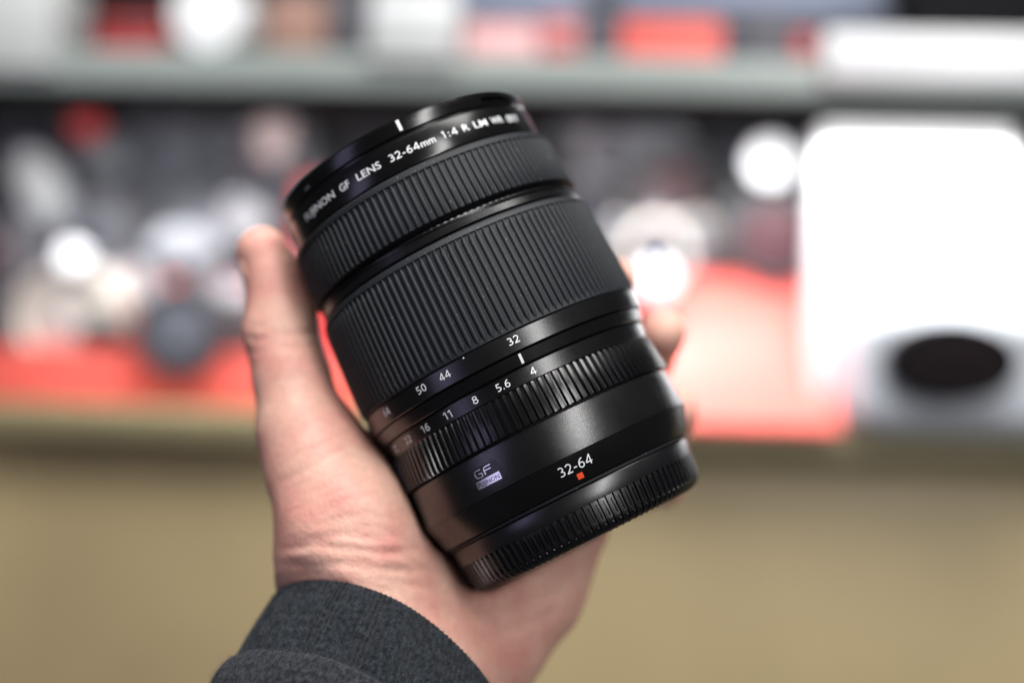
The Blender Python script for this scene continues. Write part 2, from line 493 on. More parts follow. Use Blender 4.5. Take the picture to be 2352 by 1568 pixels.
upper_box(1680, 1800, 40, 0.06, 0.06, 'greypanel', 'grey blue carton beside the wide red carton on upper shelf')
upper_box(1805, 1850, 75, 0.06, 0.06, 'darkred', 'narrow dark red carton left of the white case on upper shelf')
upper_box(900, 1350, 15, 0.16, 0.08, 'bluedark', 'long navy carton at back of upper shelf')
upper_box(1360, 2030, 12, 0.17, 0.08, 'bluedark', 'second long navy carton at back of upper shelf right of centre')
upper_box(1000, 1320, -120, 0.27, 0.08, 'blue', 'slate blue carton stacked at back of upper shelf')
upper_box(1400, 2000, -120, 0.28, 0.08, 'blue', 'wide slate blue carton at back of upper shelf right of centre')
upper_box(2060, 2420, -140, 0.14, 0.10, 'matt_black', 'large black case at top right corner')
e, x0, x1, d, h = simple_block('padded_case', 1868, 2450, 68, -0.002, 0.12, M['white'], 'white padded case lying on upper shelf at right', 'case', zbase=ZT, part='case_body', r=0.015)
obj('front_flap', bevel_box('front_flap', x0, x1, -0.016, -0.0012, -0.020, h * 0.8, 0.005), M['white'], e)
obj('zip_seam', bevel_box('zip_seam', x0 - 0.0006, x1 + 0.0006, -0.0006, d, h * 0.5, h * 0.53, 0.0004), M['offwhite'], e)
# white round lens standing on the upper shelf
x, z = spot(465, 128, 0.0)
rr = 0.036
zc = spot(465, 35, 0.0)[1] - ZT
e = shelf_empty('white_lens', x, 0.02, ZT + 0.0005, 0.0, 'white round lens facing out on the upper shelf at left', 'lens')
b = obj('lens_barrel', lathe_y('lens_barrel', [(0.07, rr * .9), (0.03, rr * .9), (0.028, rr), (0.0, rr)], 40, cz=rr), M['white'], e)
obj('front_cap', lathe_y('front_cap', [(-0.0004, rr * .97), (-0.006, rr * .96), (-0.008, rr * .9), (-0.0082, rr * .3)], 40, cz=rr), M['white'], b)

# ------------------------------------------------------------------ the lens
AX = np.array([-0.441259, 0.88807295, -0.12890668])      # towards the front, camera space
NN = np.array([0.89619057, 0.44349682, -0.0123704])
MM = np.array([-0.04618389, 0.1209835, 0.99157957])      # towards the viewer
P0 = np.array([-5.183712, -1.770048, -439.0])            # mm
S0 = -50.3                                               # the mount plane

LM = Matrix.Identity(4)
for i in range(3):
    LM[i][0], LM[i][1], LM[i][2] = MM[i], NN[i], AX[i]
    LM[i][3] = (P0[i] + AX[i] * S0) * 0.001
LENS_W = CAM @ LM


def painted_black(name, base, rough, sparkle=0.25, bscale=9000.0, coat=0.0, spec=0.5):
    m, nt, b = node_mat(name)
    N, L = nt.nodes, nt.links
    b.inputs['Specular IOR Level'].default_value = spec
    b.inputs['Coat Weight'].default_value = coat
    tc = N.new('ShaderNodeTexCoord')
    n = N.new('ShaderNodeTexNoise')
    n.inputs['Scale'].default_value = bscale
    n.inputs['Detail'].default_value = 2
    L.new(tc.outputs['Object'], n.inputs['Vector'])
    bp = N.new('ShaderNodeBump')
    bp.inputs['Strength'].default_value = sparkle
    bp.inputs['Distance'].default_value = 0.00006
    L.new(n.outputs['Fac'], bp.inputs['Height'])
    L.new(bp.outputs['Normal'], b.inputs['Normal'])
    n2 = N.new('ShaderNodeTexNoise')                      # handling marks
    n2.inputs['Scale'].default_value = 120.0
    n2.inputs['Detail'].default_value = 8
    L.new(tc.outputs['Object'], n2.inputs['Vector'])
    r = N.new('ShaderNodeMapRange')
    r.inputs['From Min'].default_value = 0.3
    r.inputs['From Max'].default_value = 0.75
    r.inputs['To Min'].default_value = rough * 0.9
    r.inputs['To Max'].default_value = rough * 1.15
    L.new(n2.outputs['Fac'], r.inputs['Value'])
    L.new(r.outputs['Result'], b.inputs['Roughness'])
    b.inputs['Base Color'].default_value = (*base, 1)
    return m


def rubber(name):
    m, nt, b = node_mat(name)
    N, L = nt.nodes, nt.links
    b.inputs['Roughness'].default_value = 0.62
    b.inputs['Specular IOR Level'].default_value = 0.45
    tc = N.new('ShaderNodeNewGeometry')
    v = N.new('ShaderNodeTexNoise')                       # sparse pale dust specks
    v.inputs['Scale'].default_value = 1500.0
    v.inputs['Detail'].default_value = 1
    L.new(tc.outputs['Position'], v.inputs['Vector'])
    r = N.new('ShaderNodeMapRange')
    r.inputs['From Min'].default_value = 0.73
    r.inputs['From Max'].default_value = 0.78
    L.new(v.outputs['Fac'], r.inputs['Value'])
    mx = N.new('ShaderNodeMix')
    mx.data_type = 'RGBA'
    L.new(r.outputs['Result'], mx.inputs['Factor'])
    mx.inputs['A'].default_value = (0.0105, 0.0125, 0.0165, 1)
    mx.inputs['B'].default_value = (0.16, 0.17, 0.18, 1)
    L.new(mx.outputs['Result'], b.inputs['Base Color'])
    n = N.new('ShaderNodeTexNoise')
    n.inputs['Scale'].default_value = 5000.0
    L.new(tc.outputs['Position'], n.inputs['Vector'])
    bp = N.new('ShaderNodeBump')
    bp.inputs['Strength'].default_value = 0.12
    bp.inputs['Distance'].default_value = 0.00006
    L.new(n.outputs['Fac'], bp.inputs['Height'])
    L.new(bp.outputs['Normal'], b.inputs['Normal'])
    return m


M['rubber'] = rubber('ribbed_black_rubber')
M['gloss_black'] = painted_black('gloss_black_metal', (0.003, 0.003, 0.0035), 0.20, 0.05)
M['satin_black'] = painted_black('satin_black_metal', (0.003, 0.003, 0.0036), 0.25, 0.2, 7000.0, spec=0.6)
M['satin_body'] = painted_black('speckled_black_metal', (0.004, 0.004, 0.0046), 0.26, 0.45, 4600.0, spec=0.75)
M['cap_black'] = painted_black('black_cap_plastic', (0.004, 0.004, 0.005), 0.30, 0.15, spec=0.7)
M['void'] = mat_simple('black_interior', (0.003, 0.003, 0.003), 0.7)
M['ink'] = mat_simple('white_engraving_paint', (0.80, 0.82, 0.84), 0.5)
M['ink_red'] = mat_simple('orange_red_index_paint', (0.80, 0.075, 0.018), 0.4)
M['badge_silver'] = mat_simple('bright_badge_metal', (0.60, 0.60, 0.60), 0.24, metal=1.0)
M['badge_black'] = mat_simple('badge_black', (0.008, 0.008, 0.009), 0.35)
M['lens_front'] = mat_simple('coated_front_element', (0.01, 0.008, 0.016), 0.03, coat=1.0)


def lens_v(s, phi, r):
    a = R(phi)
    return (r * math.cos(a) * 0.001, r * math.sin(a) * 0.001, (s - S0) * 0.001)


def lathe(name, prof, n=240, fn=None, ang=24):
    verts, faces = [], []
    for (s, r) in prof:
        for k in range(n):
            ph = 360.0 * k / n
            rr = fn(s, ph if ph < 180 else ph - 360, r) if fn else r
            verts.append(lens_v(s, ph, rr))
    for i in range(len(prof) - 1):
        for k in range(n):
            faces.append((i * n + k, i * n + (k + 1) % n, (i + 1) * n + (k + 1) % n, (i + 1) * n + k))
    return mesh_from(name, verts, faces, True, ang)


def rfun(prof):
    ss = sorted(prof)
    xs = [p[0] for p in ss]
    rs = [p[1] for p in ss]
    return lambda s: float(np.interp(s, xs, rs))


lens = empty('camera_lens', LENS_W, 'black zoom lens with ribbed rubber rings held in the hand', 'lens')

FR = [(60.2, 37.6), (64.5, 37.2), (66.0, 37.5), (66.35, 38.0), (66.45, 40.4), (66.3, 40.9), (65.9, 41.2), (65.4, 41.2), (64.4, 41.1), (64.0, 41.05), (63.4, 40.95),
      (62.6, 40.85), (62.1, 40.75), (61.85, 40.55), (61.75, 40.0)]


def notch(s, ph, r):
    if 44 < ph < 66 and 61.9 < s < 64.1:
        return r - 1.6
    return r


o_rim = obj('front_rim', lathe('front_rim', FR, 360, notch), M['gloss_black'], lens)
NRP = [(61.6, 40.2), (60.9, 40.2), (60.75, 40.9), (60.5, 41.15), (60.2, 41.2), (52.3, 41.6), (51.9, 41.5), (51.7, 41.2), (51.6, 38.8)]
o_name = obj('name_ring', lathe('name_ring', NRP), M['gloss_black'], lens)
obj('inner_barrel', lathe('inner_barrel', [(60.0, 37.4), (58, 39.6), (50, 40.2), (30, 40.6), (0, 41.2), (-20, 40.8), (-40, 40.2), (-49, 37.8), (-50.2, 36)]), M['void'], lens)
fg = []
for k in range(9):
    t = k / 8
    fg.append((57.0 + 4.0 * (1 - t * t), 37.0 * t if t > 0 else 0.05))
obj('front_element', lathe('front_element', fg, 96), M['lens_front'], lens)
FOC = [(51.2, 39.0), (51.1, 42.3), (50.8, 43.0), (50.2, 43.45), (49.0, 43.6), (48.8, 43.0), (34.5, 43.75), (34.2, 43.5), (34.1, 40.6)]
o_foc = obj('focus_ring', lathe('focus_ring', FOC), M['rubber'], lens)
TR1 = [(33.95, 40.8), (33.7, 41.6), (33.2, 42.2), (32.7, 42.9), (32.2, 43.15), (31.9, 43.1), (31.8, 42.6), (31.5, 42.6), (31.4, 43.3), (31.1, 43.55), (29.2, 43.75), (28.9, 43.6), (28.8, 42.8), (28.6, 41)]
obj('collar', lathe('collar', TR1), M['satin_black'], lens)
ZO = [(28.4, 41.5), (28.3, 43.9), (28.0, 44.3), (27.3, 44.75), (26.4, 45.05), (26.1, 44.6), (10, 45.2), (-3.2, 45.55), (-3.7, 45.5), (-3.9, 45.2), (-3.95, 42.5)]
o_zoom = obj('zoom_ring', lathe('zoom_ring', ZO), M['rubber'], lens)
FS = [(-4.1, 42.5), (-4.15, 45.4), (-4.4, 45.65), (-9.5, 45.5), (-9.75, 45.3), (-9.8, 42.5)]
o_scale = obj('focal_scale_ring', lathe('focal_scale_ring', FS), M['satin_black'], lens)
IX = [(-10.0, 42.5), (-10.05, 44.8), (-10.25, 45.0), (-13.4, 43.95), (-13.65, 43.7), (-13.7, 42.0)]
o_index = obj('index_ring', lathe('index_ring', IX), M['satin_black'], lens)
AP = [(-13.9, 41.5), (-13.95, 43.1), (-14.2, 43.3), (-18.3, 43.05), (-18.55, 42.9), (-18.6, 42.35), (-28.9, 43.3), (-29.2, 43.1), (-29.25, 41.0)]
o_ap = obj('aperture_ring', lathe('aperture_ring', AP), M['satin_black'], lens)
RB = [(-29.75, 41.0), (-29.8, 42.9), (-30.1, 43.25), (-41.55, 43.85), (-41.7, 43.8), (-41.75, 41.8)]
o_body = obj('rear_barrel', lathe('rear_barrel', RB), M['satin_body'], lens)
MB = [(-41.78, 41.8), (-41.8, 43.72), (-42.0, 43.65), (-49.3, 41.0), (-49.6, 40.75), (-49.7, 40.4), (-49.75, 38)]
o_mount = obj('mount_band', lathe('mount_band', MB), M['satin_black'], lens)
obj('weather_seal', lathe('weather_seal', [(-49.8, 38), (-49.9, 39.8), (-50.1, 40.0), (-50.6, 39.9), (-50.75, 39.7), (-50.8, 37.5)]), M['rubber'], lens)
obj('rear_glass', lathe('rear_glass', [(-49.9, 30.0), (-49.0, 20.0), (-48.6, 0.05)], 64), M['lens_front'], lens)


# ribs: cross-sections along the barrel (s, base radius, top radius, half base width, half top width)
def rib_mesh(name, secs, rnd=0.62):
    verts, faces = [], []
    for (s, rb, rt, wb, wt) in secs:
        z = (s - S0) * 0.001
        h = rt - rb
        for (y, rr) in ((-wb, rb), (-wt, rb + h * 0.82), (-wt * rnd, rt), (wt * rnd, rt), (wt, rb + h * 0.82), (wb, rb)):
            verts.append((rr * 0.001, y * 0.001, z))
    m = len(secs)
    for i in range(m - 1):
        for k in range(5):
            faces.append((i * 6 + k, i * 6 + k + 1, (i + 1) * 6 + k + 1, (i + 1) * 6 + k))
    faces.append(tuple(range(6)))
    faces.append(tuple((m - 1) * 6 + k for k in range(6)))
    return mesh_from(name, verts, faces, True, 50)


def ribs_on(ring, me, count, mat, phase=0.0, lim=96.0, name='rib'):
    me.materials.append(mat)
    rest = bmesh.new()
    for k in range(count):
        ph = (360.0 * k / count + phase + 180) % 360 - 180
        rot = Matrix.Rotation(R(ph), 4, 'Z')
        if abs(ph) < lim:
            o = bpy.data.objects.new(name, me)
            col.objects.link(o)
            o.parent = ring
            o.matrix_local = rot
        else:
            t = me.copy()
            t.transform(rot)
            rest.from_mesh(t)
            bpy.data.meshes.remove(t)
    rm = bpy.data.meshes.new(name + '_band')
    rest.to_mesh(rm)
    rest.free()
    finish(rm, True, 50)
    o = obj(name + '_band', rm, mat, ring)
    o['kind'] = 'stuff'


P1 = 2 * math.pi * 43.5 / 125
ribs_on(o_foc, rib_mesh('rib', [(49.05, 42.8, 43.55, P1 * .10, P1 * .06), (47.6, 42.8, 43.66, P1 * .36, P1 * .26), (41, 43.1, 44.1, P1 * .37, P1 * .27),
                               (34.4, 43.4, 44.45, P1 * .37, P1 * .27), (34.15, 43.3, 44.2, P1 * .36, P1 * .22)]), 125, M['rubber'])
P2 = 2 * math.pi * 45.2 / 128
ribs_on(o_zoom, rib_mesh('rib', [(26.5, 44.5, 44.95, P2 * .06, P2 * .03), (24.6, 44.5, 45.45, P2 * .35, P2 * .25), (10, 45.0, 46.05, P2 * .37, P2 * .26),
                                (-1.6, 45.3, 46.35, P2 * .37, P2 * .26), (-3.5, 45.3, 45.62, P2 * .12, P2 * .05)]), 128, M['rubber'], 1.0)
P3 = 2 * math.pi * 43.2 / 121
ribs_on(o_ap, rib_mesh('rib', [(-18.62, 42.3, 43.0, P3 * .34, P3 * .2), (-19.2, 42.3, 43.35, P3 * .40, P3 * .24), (-28.2, 43.15, 44.3, P3 * .40, P3 * .24),
                              (-29.22, 43.2, 44.15, P3 * .36, P3 * .22)], 0.8), 121, M['satin_black'], 0.6)


# lettering
def text_mesh(name, body, height, width=None, spacing=1.0, thick=0.02, res=3, bold=0.006):
    cu = bpy.data.curves.new('t', 'FONT')
    cu.body = body
    cu.resolution_u = res
    cu.space_character = spacing
    cu.size = 1.0
    cu.offset = bold
    cu.align_x = 'LEFT'
    o = bpy.data.objects.new('t', cu)
    col.objects.link(o)
    dg = bpy.context.evaluated_depsgraph_get()
    me = bpy.data.meshes.new_from_object(o.evaluated_get(dg))
    bpy.data.objects.remove(o)
    bpy.data.curves.remove(cu)
    bm = bmesh.new()
    bm.from_mesh(me)
    bmesh.ops.remove_doubles(bm, verts=bm.verts[:], dist=1e-5)
    bmesh.ops.triangulate(bm, faces=bm.faces[:])
    r = bmesh.ops.extrude_face_region(bm, geom=bm.faces[:])
    for v in r['geom']:
        if isinstance(v, bmesh.types.BMVert):
            v.co.z += 1.0
    bmesh.ops.recalc_face_normals(bm, faces=bm.faces[:])
    bm.to_mesh(me)
    bm.free()
    co = np.array([v.co[:] for v in me.vertices])
    x0, x1 = co[:, 0].min(), co[:, 0].max()
    capref = 0.729                                        # cap height of the built-in font at size 1
    k = height / capref
    co[:, 0] = (co[:, 0] - (x0 + x1) / 2) * (width / (x1 - x0) if width else k)
    co[:, 1] *= k
    co[:, 2] = np.where(co[:, 2] > 0.5, thick, -0.01)
    me.name = name
    return me, co


def one_mesh(height, width, thick):
    """the figure 1 with a flag, as the engraving has it"""
    h, st = height, height * 0.15
    pts = [(st * .9, 0), (st * .9, h), (-st * .1, h), (-h * .30, h * .80), (-h * .24, h * .68), (-st * .1, h * .80), (-st * .1, 0)]
    n = len(pts)
    co = [(x, y, -0.01) for x, y in pts] + [(x, y, thick) for x, y in pts]
    fc = [tuple(range(n)), tuple(range(n, 2 * n))] + [(k, (k + 1) % n, n + (k + 1) % n, n + k) for k in range(n)]
    return mesh_from('one', co, fc, False), np.array(co)


def wrap_text(ring, body, phi, s_base, height, rf, mat, width_deg=None, name='numeral', spacing=1.0, thick=0.025, label=None):
    rr = rf(s_base + height / 2)
    if body == '1':
        me, co = one_mesh(height, None, thick)
        me.name = name
    else:
        me, co = text_mesh(name, body, height, R(width_deg) * rr if width_deg else None, spacing, thick)
    out = []
    for x, y, z in co:
        s = s_base + y
        out.append(lens_v(s, phi + math.degrees(x / rr), rf(s) + z))
    me.vertices.foreach_set('co', np.array(out, dtype=np.float32).ravel())
    me.polygons.foreach_set('use_smooth', [False] * len(me.polygons))
    me.update()
    me.materials.clear()
    me.materials.append(mat)
    o = bpy.data.objects.new(name, me)
    col.objects.link(o)
    o.parent = ring
    if label:
        o['label'] = label
    return o


def patch(ring, name, phi0, phi1, s0, s1, rf, mat, thick=0.03, rad=0.0, n=24, rows=8):
    """plate that lies on the barrel, with rounded corners"""
    rm = rf((s0 + s1) / 2)
    wd = R(phi1 - phi0) * rm
    hd = s1 - s0
    verts, faces = [], []
    for k in range(n + 1):
        x = wd * 0.5 * (1 - math.cos(math.pi * k / n))
        e = min(x, wd - x)
        ins = 0.0
        if rad > 0 and e < rad:
            ins = rad - math.sqrt(max(0.0, rad * rad - (rad - e) ** 2))
        ph = phi0 + math.degrees(x / rm)
        ring_ = [(ins + (hd - 2 * ins) * q / rows, thick) for q in range(rows + 1)]
        ring_ += [(hd - ins - (hd - 2 * ins) * q / rows, -0.02) for q in range(rows + 1)]
        for (yy, tt) in ring_:
            verts.append(lens_v(s0 + yy, ph, rf(s0 + yy) + tt))
    m = 2 * rows + 2
    for k in range(n):
        for q in range(m):
            faces.append((k * m + q, k * m + (q + 1) % m, (k + 1) * m + (q + 1) % m, (k + 1) * m + q))
    faces.append(tuple(range(m)))
    faces.append(tuple(n * m + q for q in range(m)))
    return obj(name, mesh_from(name, verts, faces, True, 30), mat, ring)


def stroke_letter(parent, strokes, ph0, s0, rf, wd, mat, name, thick=0.2, edge=0.72):
    """letters drawn as rounded bars on the barrel; coordinates in mm from (ph0, s0)"""
    verts, faces = [], []
    rm = rf(s0)
    for si_, path in enumerate(strokes):
        n = len(path)
        base = len(verts)
        for i, (x, y) in enumerate(path):
            a = path[max(0, i - 1)]
            b = path[min(n - 1, i + 1)]
            dx, dy = b[0] - a[0], b[1] - a[1]
            l = math.hypot(dx, dy) or 1
            nx, ny = -dy / l * wd / 2, dx / l * wd / 2
            for sg_, tt in ((1, -0.01), (edge, thick + 0.006 * si_), (-edge, thick + 0.006 * si_), (-1, -0.01)):
                xx, yy = x + nx * sg_, y + ny * sg_
                verts.append(lens_v(s0 + yy, ph0 + math.degrees(xx / rm), rf(s0 + yy) + tt))
        for i in range(n - 1):
            for j in range(3):
                p = base + i * 4 + j
                faces.append((p, p + 1, p + 5, p + 4))
        faces.append((base, base + 1, base + 2, base + 3))
        q = base + (n - 1) * 4
        faces.append((q, q + 1, q + 2, q + 3))
    return obj(name, mesh_from(name, verts, faces, True, 40), mat, parent)


def arc(cx, cy, rx, ry, a0, a1, n=14):
    return [(cx + rx * math.cos(R(a0 + (a1 - a0) * k / n)), cy + ry * math.sin(R(a0 + (a1 - a0) * k / n))) for k in range(n + 1)]


GLYPH = {
    '0': (0.56, [arc(.28, .5, .215, .435, 90, 450, 28)]),
    '1': (0.40, [[(.25, 0), (.25, 1.0)], [(.02, .78), (.25, .97)]]),
    '2': (0.54, [arc(.25, .70, .215, .235, 160, -20, 14) + [(.40, .50), (.25, .28), (.05, .065)], [(.02, .065), (.52, .065)]]),
    '3': (0.52, [arc(.20, .725, .215, .21, 130, -90, 12), arc(.20, .29, .255, .225, 90, -130, 14)]),
    '4': (0.58, [[(.42, 0), (.42, 1.0)], [(.40, .95), (.03, .30)], [(.0, .28), (.58, .28)]]),
    '5': (0.52, [[(.46, .935), (.10, .935)], [(.115, .98), (.09, .52)], [(.06, .555)] + arc(.19, .305, .265, .245, 95, -120, 14)]),
    '6': (0.56, [arc(.28, .315, .215, .25, 90, 450, 24), [(.075, .38), (.10, .58), (.20, .80), (.34, .92), (.46, .945)]]),
    '8': (0.56, [arc(.28, .735, .185, .20, 90, 450, 22), arc(.28, .285, .225, .225, 90, 450, 22)]),
    '-': (0.34, [[(.02, .36), (.32, .36)]]),
    '.': (0.20, [[(.10, -.005), (.10, .13)]]),
}


def engraved(ring, body, phi, s_base, height, rf, mat, width_deg, name='numeral', wt=0.135):
    """figures drawn with an even pen"""
    gap = 0.12
    tot = sum(GLYPH[c][0] for c in body) + gap * (len(body) - 1)
    rr = rf(s_base + height / 2)
    kx = R(width_deg) * rr / tot if width_deg else height
    x = -tot / 2
    strokes = []
    for c in body:
        wdt, st = GLYPH[c]
        for p in st:
            strokes.append([((x + a) * kx, b * height) for (a, b) in p])
        x += wdt + gap
    return stroke_letter(ring, strokes, phi, s_base, rf, height * wt, mat, name, 0.02, 0.97)


rf_rim, rf_name, rf_fs, rf_ix, rf_ap = rfun(FR[4:]), rfun(NRP[3:7]), rfun(FS[1:5]), rfun(IX[1:5]), rfun(AP[2:4])
rf_body, rf_mount = rfun(RB[2:4]), rfun(MB[2:5])

patch(o_rim, 'index_mark', 4.15, 5.55, 62.6, 65.8, rf_rim, M['ink'], 0.03)
patch(o_rim, 'hood_mark', -46.5, -43.0, 62.7, 63.6, rf_rim, mat_simple('faint_grey_paint', (0.10, 0.10, 0.11), 0.5), 0.02)
engraved(o_name, '32-64', 1.9, 55.35, 2.2, rf_name, M['ink'], 13.2, name='lettering', wt=0.15)
engraved(o_name, '1', 19.4, 55.35, 2.2, rf_name, M['ink'], None, name='lettering', wt=0.15)
engraved(o_name, '4', 24.2, 55.35, 2.2, rf_name, M['ink'], 2.5, name='lettering', wt=0.15)
for body, a, b in (('FUJINON', -54.0, -32.3), ('GF', -28.9, -23.9), ('LENS', -19.9, -8.7), ('mm', 9.1, 15.4), (':', 21.3, 21.9), ('R', 28.1, 31.1),
                   ('LM', 33.7, 40.5), ('WR', 43.0, 50.0), ('Ø77', 53.0, 61.5)):
    wrap_text(o_name, body, (a + b) / 2, 55.35, 2.25, rf_name, M['ink'], b - a, name='lettering')
for body, ph, wdt in (('32', 6.75, 4.3), ('44', -20.7, 4.5), ('50', -31.5, 4.4), ('64', -53.1, 4.4)):
    engraved(o_scale, body, ph, -7.5, 2.15, rf_fs, M['ink'], wdt)
patch(o_scale, 'paint_chip', -11.85, -11.4, -4.85, -4.45, rf_fs, M['ink'], 0.015)
patch(o_index, 'index_mark', 6.05, 7.05, -13.25, -10.45, rf_ix, M['ink'], 0.03)
for body, ph, wdt in (('4', 8.65, 2.2), ('5.6', -3.7, 5.5), ('8', -15.5, 2.3), ('11', -28.0, 3.9), ('16', -40.4, 4.4), ('22', -52.9, 4.6), ('32', -66.8, 4.6)):
    engraved(o_ap, body, ph, -17.3, 2.15, rf_ap, M['ink'], wdt)
engraved(o_mount, '32-64', 7.2, -46.2, 2.75, rf_mount, M['ink'], 13.5, name='lettering', wt=0.12)
patch(o_mount, 'red_index', 6.15, 8.65, -48.75, -47.15, rf_mount, M['ink_red'], 0.10)

# badge
o_badge = patch(o_body, 'badge', -30.4, -18.3, -39.35, -33.2, rf_body, M['badge_black'], 0.10, 1.0)
rfb = lambda s: rf_body(s) + 0.10
lower = patch(o_body, 'badge_plate', -29.7, -19.0, -38.95, -36.75, rfb, M['badge_silver'], 0.06, 0.0)
o_badge['label'] = 'small black badge with raised silver letters'


stroke_letter(o_body, [[(2.35, 2.1), (0.9, 2.1), (0.45, 2.0), (0.12, 1.7), (0, 1.2), (0, .8), (.12, .4), (.45, .1), (.9, 0), (2.3, 0), (2.3, .5), (2.3, 1.05)], [(1.25, 1.05), (2.3, 1.05)]],
              -28.6, -36.05, rfb, 0.42, M['badge_silver'], 'lettering')
stroke_letter(o_body, [[(2.5, 2.1), (.9, 2.1), (.4, 2.0), (.1, 1.7), (0, 1.2), (0, 0)], [(0.05, 1.15), (2.3, 1.15)]], -24.3, -36.05, rfb, 0.42, M['badge_silver'], 'lettering')
wrap_text(o_body, 'FUJINON', -24.35, -38.5, 1.25, lambda s: rf_body(s) + 0.16, M['badge_black'], 9.4, name='lettering', thick=0.02)

# rear cap: a thing of its own
cap = empty('rear_lens_cap', LENS_W, 'black plastic rear cap with slotted grip on the bottom of the lens', 'lens cap')
CP = [(-50.95, 36.5), (-51.0, 39.1), (-51.15, 39.35), (-51.5, 39.45), (-55.7, 38.95), (-55.85, 38.9), (-55.9, 38.0), (-61.6, 37.35), (-62.6, 37.1), (-63.8, 36.4), (-64.7, 35.2),
      (-65.1, 33.8), (-65.2, 32.0), (-65.2, 0.05)]
o_cap = obj('cap_shell', lathe('cap_shell', CP), M['cap_black'], cap)
P4 = 2 * math.pi * 38.6 / 101
ribs_on(o_cap, rib_mesh('rib', [(-55.9, 37.9, 38.9, P4 * .22, P4 * .20), (-61.6, 37.2, 38.25, P4 * .22, P4 * .19), (-63.2, 36.5, 37.6, P4 * .2, P4 * .16), (-64.5, 35.0, 36.3, P4 * .18, P4 * .13),
                               (-65.25, 33.0, 34.0, P4 * .1, P4 * .06)], 0.85), 101, M['cap_black'], 0.0)
ribs_on(o_cap, rib_mesh('inner_rib', [(-56.9, 37.7, 38.45, P4 * .13, P4 * .10), (-60.6, 37.3, 38.05, P4 * .13, P4 * .10), (-61.4, 37.2, 37.7, P4 * .1, P4 * .06)], 0.85), 101, M['cap_black'], 180.0 / 101, name='inner_rib')
bm = bmesh.new()
for k in range(101):
    ph = (360.0 * (k + 0.5) / 101 + 180) % 360 - 180
    mt = Matrix.Translation(lens_v(-62.9, ph, 37.2)) @ Matrix.Rotation(R(ph), 4, 'Z')
    bmesh.ops.create_icosphere(bm, subdivisions=1, radius=0.00055, matrix=mt)
me = bpy.data.meshes.new('grip_stud')
bm.to_mesh(me)
bm.free()
finish(me)
o = obj('grip_stud_row', me, M['cap_black'], o_cap)
o['kind'] = 'stuff'

# ------------------------------------------------------------------ the hand (one continuous skin, camera space mm, signed distances)
_prim = []


def V(u, v, d):
    return cam_mm(u, v, d).astype(np.float32)


H_VOX = 1.0
lo = np.array([-92, -140, -545], dtype=np.float32)
hi = np.array([78, 45, -372], dtype=np.float32)
nx, ny, nz = [int(round((hi[i] - lo[i]) / H_VOX)) + 1 for i in range(3)]
gx = (lo[0] + H_VOX * np.arange(nx, dtype=np.float32))[:, None, None]
gy = (lo[1] + H_VOX * np.arange(ny, dtype=np.float32))[None, :, None]
gz = (lo[2] + H_VOX * np.arange(nz, dtype=np.float32))[None, None, :]


def rcone(a, b, ra, rb):
    ba = b - a
    l2 = float(ba @ ba)
    px, py, pz = gx - a[0], gy - a[1], gz - a[2]
    t = np.clip((px * ba[0] + py * ba[1] + pz * ba[2]) / l2, 0, 1)
    dx, dy, dz = px - t * ba[0], py - t * ba[1], pz - t * ba[2]
    return np.sqrt(dx * dx + dy * dy + dz * dz) - (ra + (rb - ra) * t)


def ellip(c, rads, rot=None):
    px, py, pz = gx - c[0], gy - c[1], gz - c[2]
    if rot is not None:
        q = [px * rot[0][i] + py * rot[1][i] + pz * rot[2][i] for i in range(3)]
    else:
        q = [px, py, pz]
    k0 = np.sqrt((q[0] / rads[0]) ** 2 + (q[1] / rads[1]) ** 2 + (q[2] / rads[2]) ** 2)
    return (k0 - 1.0) * min(rads)


def smin(a, b, k):
    h = np.maximum(k - np.abs(a - b), 0) / k
    return np.minimum(a, b) - h * h * (k * 0.25)


def chain(pts, k=3.0):
    d = None
    for (a, ra), (b, rb) in zip(pts[:-1], pts[1:]):
        c = rcone(a, b, ra, rb)
        d = c if d is None else smin(d, c, k)
    return d


# thumb
thumb = chain([(V(602, 579, 456), 8.3), (V(636, 655, 456), 8.9), (V(647, 722, 454), 9.6), (V(646, 768, 452), 10.5), (V(670, 868, 447), 11.1), (V(696, 985, 441), 13.0), (V(722, 1050, 438), 13.5)], 6.0)
# thenar, wrist and palm
el, az = R(32.1), R(20.62)
adir = np.array([-math.sin(az) * math.cos(el), -math.cos(az) * math.cos(el), math.sin(el)])     # forearm, towards the elbow
cc = cam_mm(892.9, 1490.2, 431)
ex = np.array([math.cos(az), -math.sin(az), 0.0])
ex -= adir * (ex @ adir)
ex /= np.linalg.norm(ex)
ey = np.cross(adir, ex)
if ey[2] < 0:
    ey = -ey                                              # ey points to the viewer


def FA(x, s_, y=0.0):
    return (cc + ex * x + adir * s_ + ey * y).astype(np.float32)


palm = chain([(V(742, 1085, 436), 15.0), (V(796, 1190, 432), 19.6), (V(824, 1300, 433), 22.4), (FA(-11, 12, -1), 22.5), (FA(-10, 60, -2), 25.0), (FA(-8, 130, -2), 28.0)], 10.0)
palm = smin(palm, chain([(V(1285, 1190, 472), 17.0), (V(1188, 1335, 463), 20.5), (V(1066, 1470, 453), 23.0), (FA(10, 12, -3), 22.0), (FA(9, 60, -2), 25.0), (FA(8, 130, -2), 28.0)], 10.0), 16.0)
palm = smin(palm, chain([(V(920, 1240, 470), 20.0), (V(960, 1400, 456), 23.0), (FA(0, 12, -3), 22.0)], 8.0), 18.0)
palm = smin(palm, chain([(V(1090, 1230, 476), 18.0), (V(1040, 1370, 462), 22.0)], 8.0), 16.0)
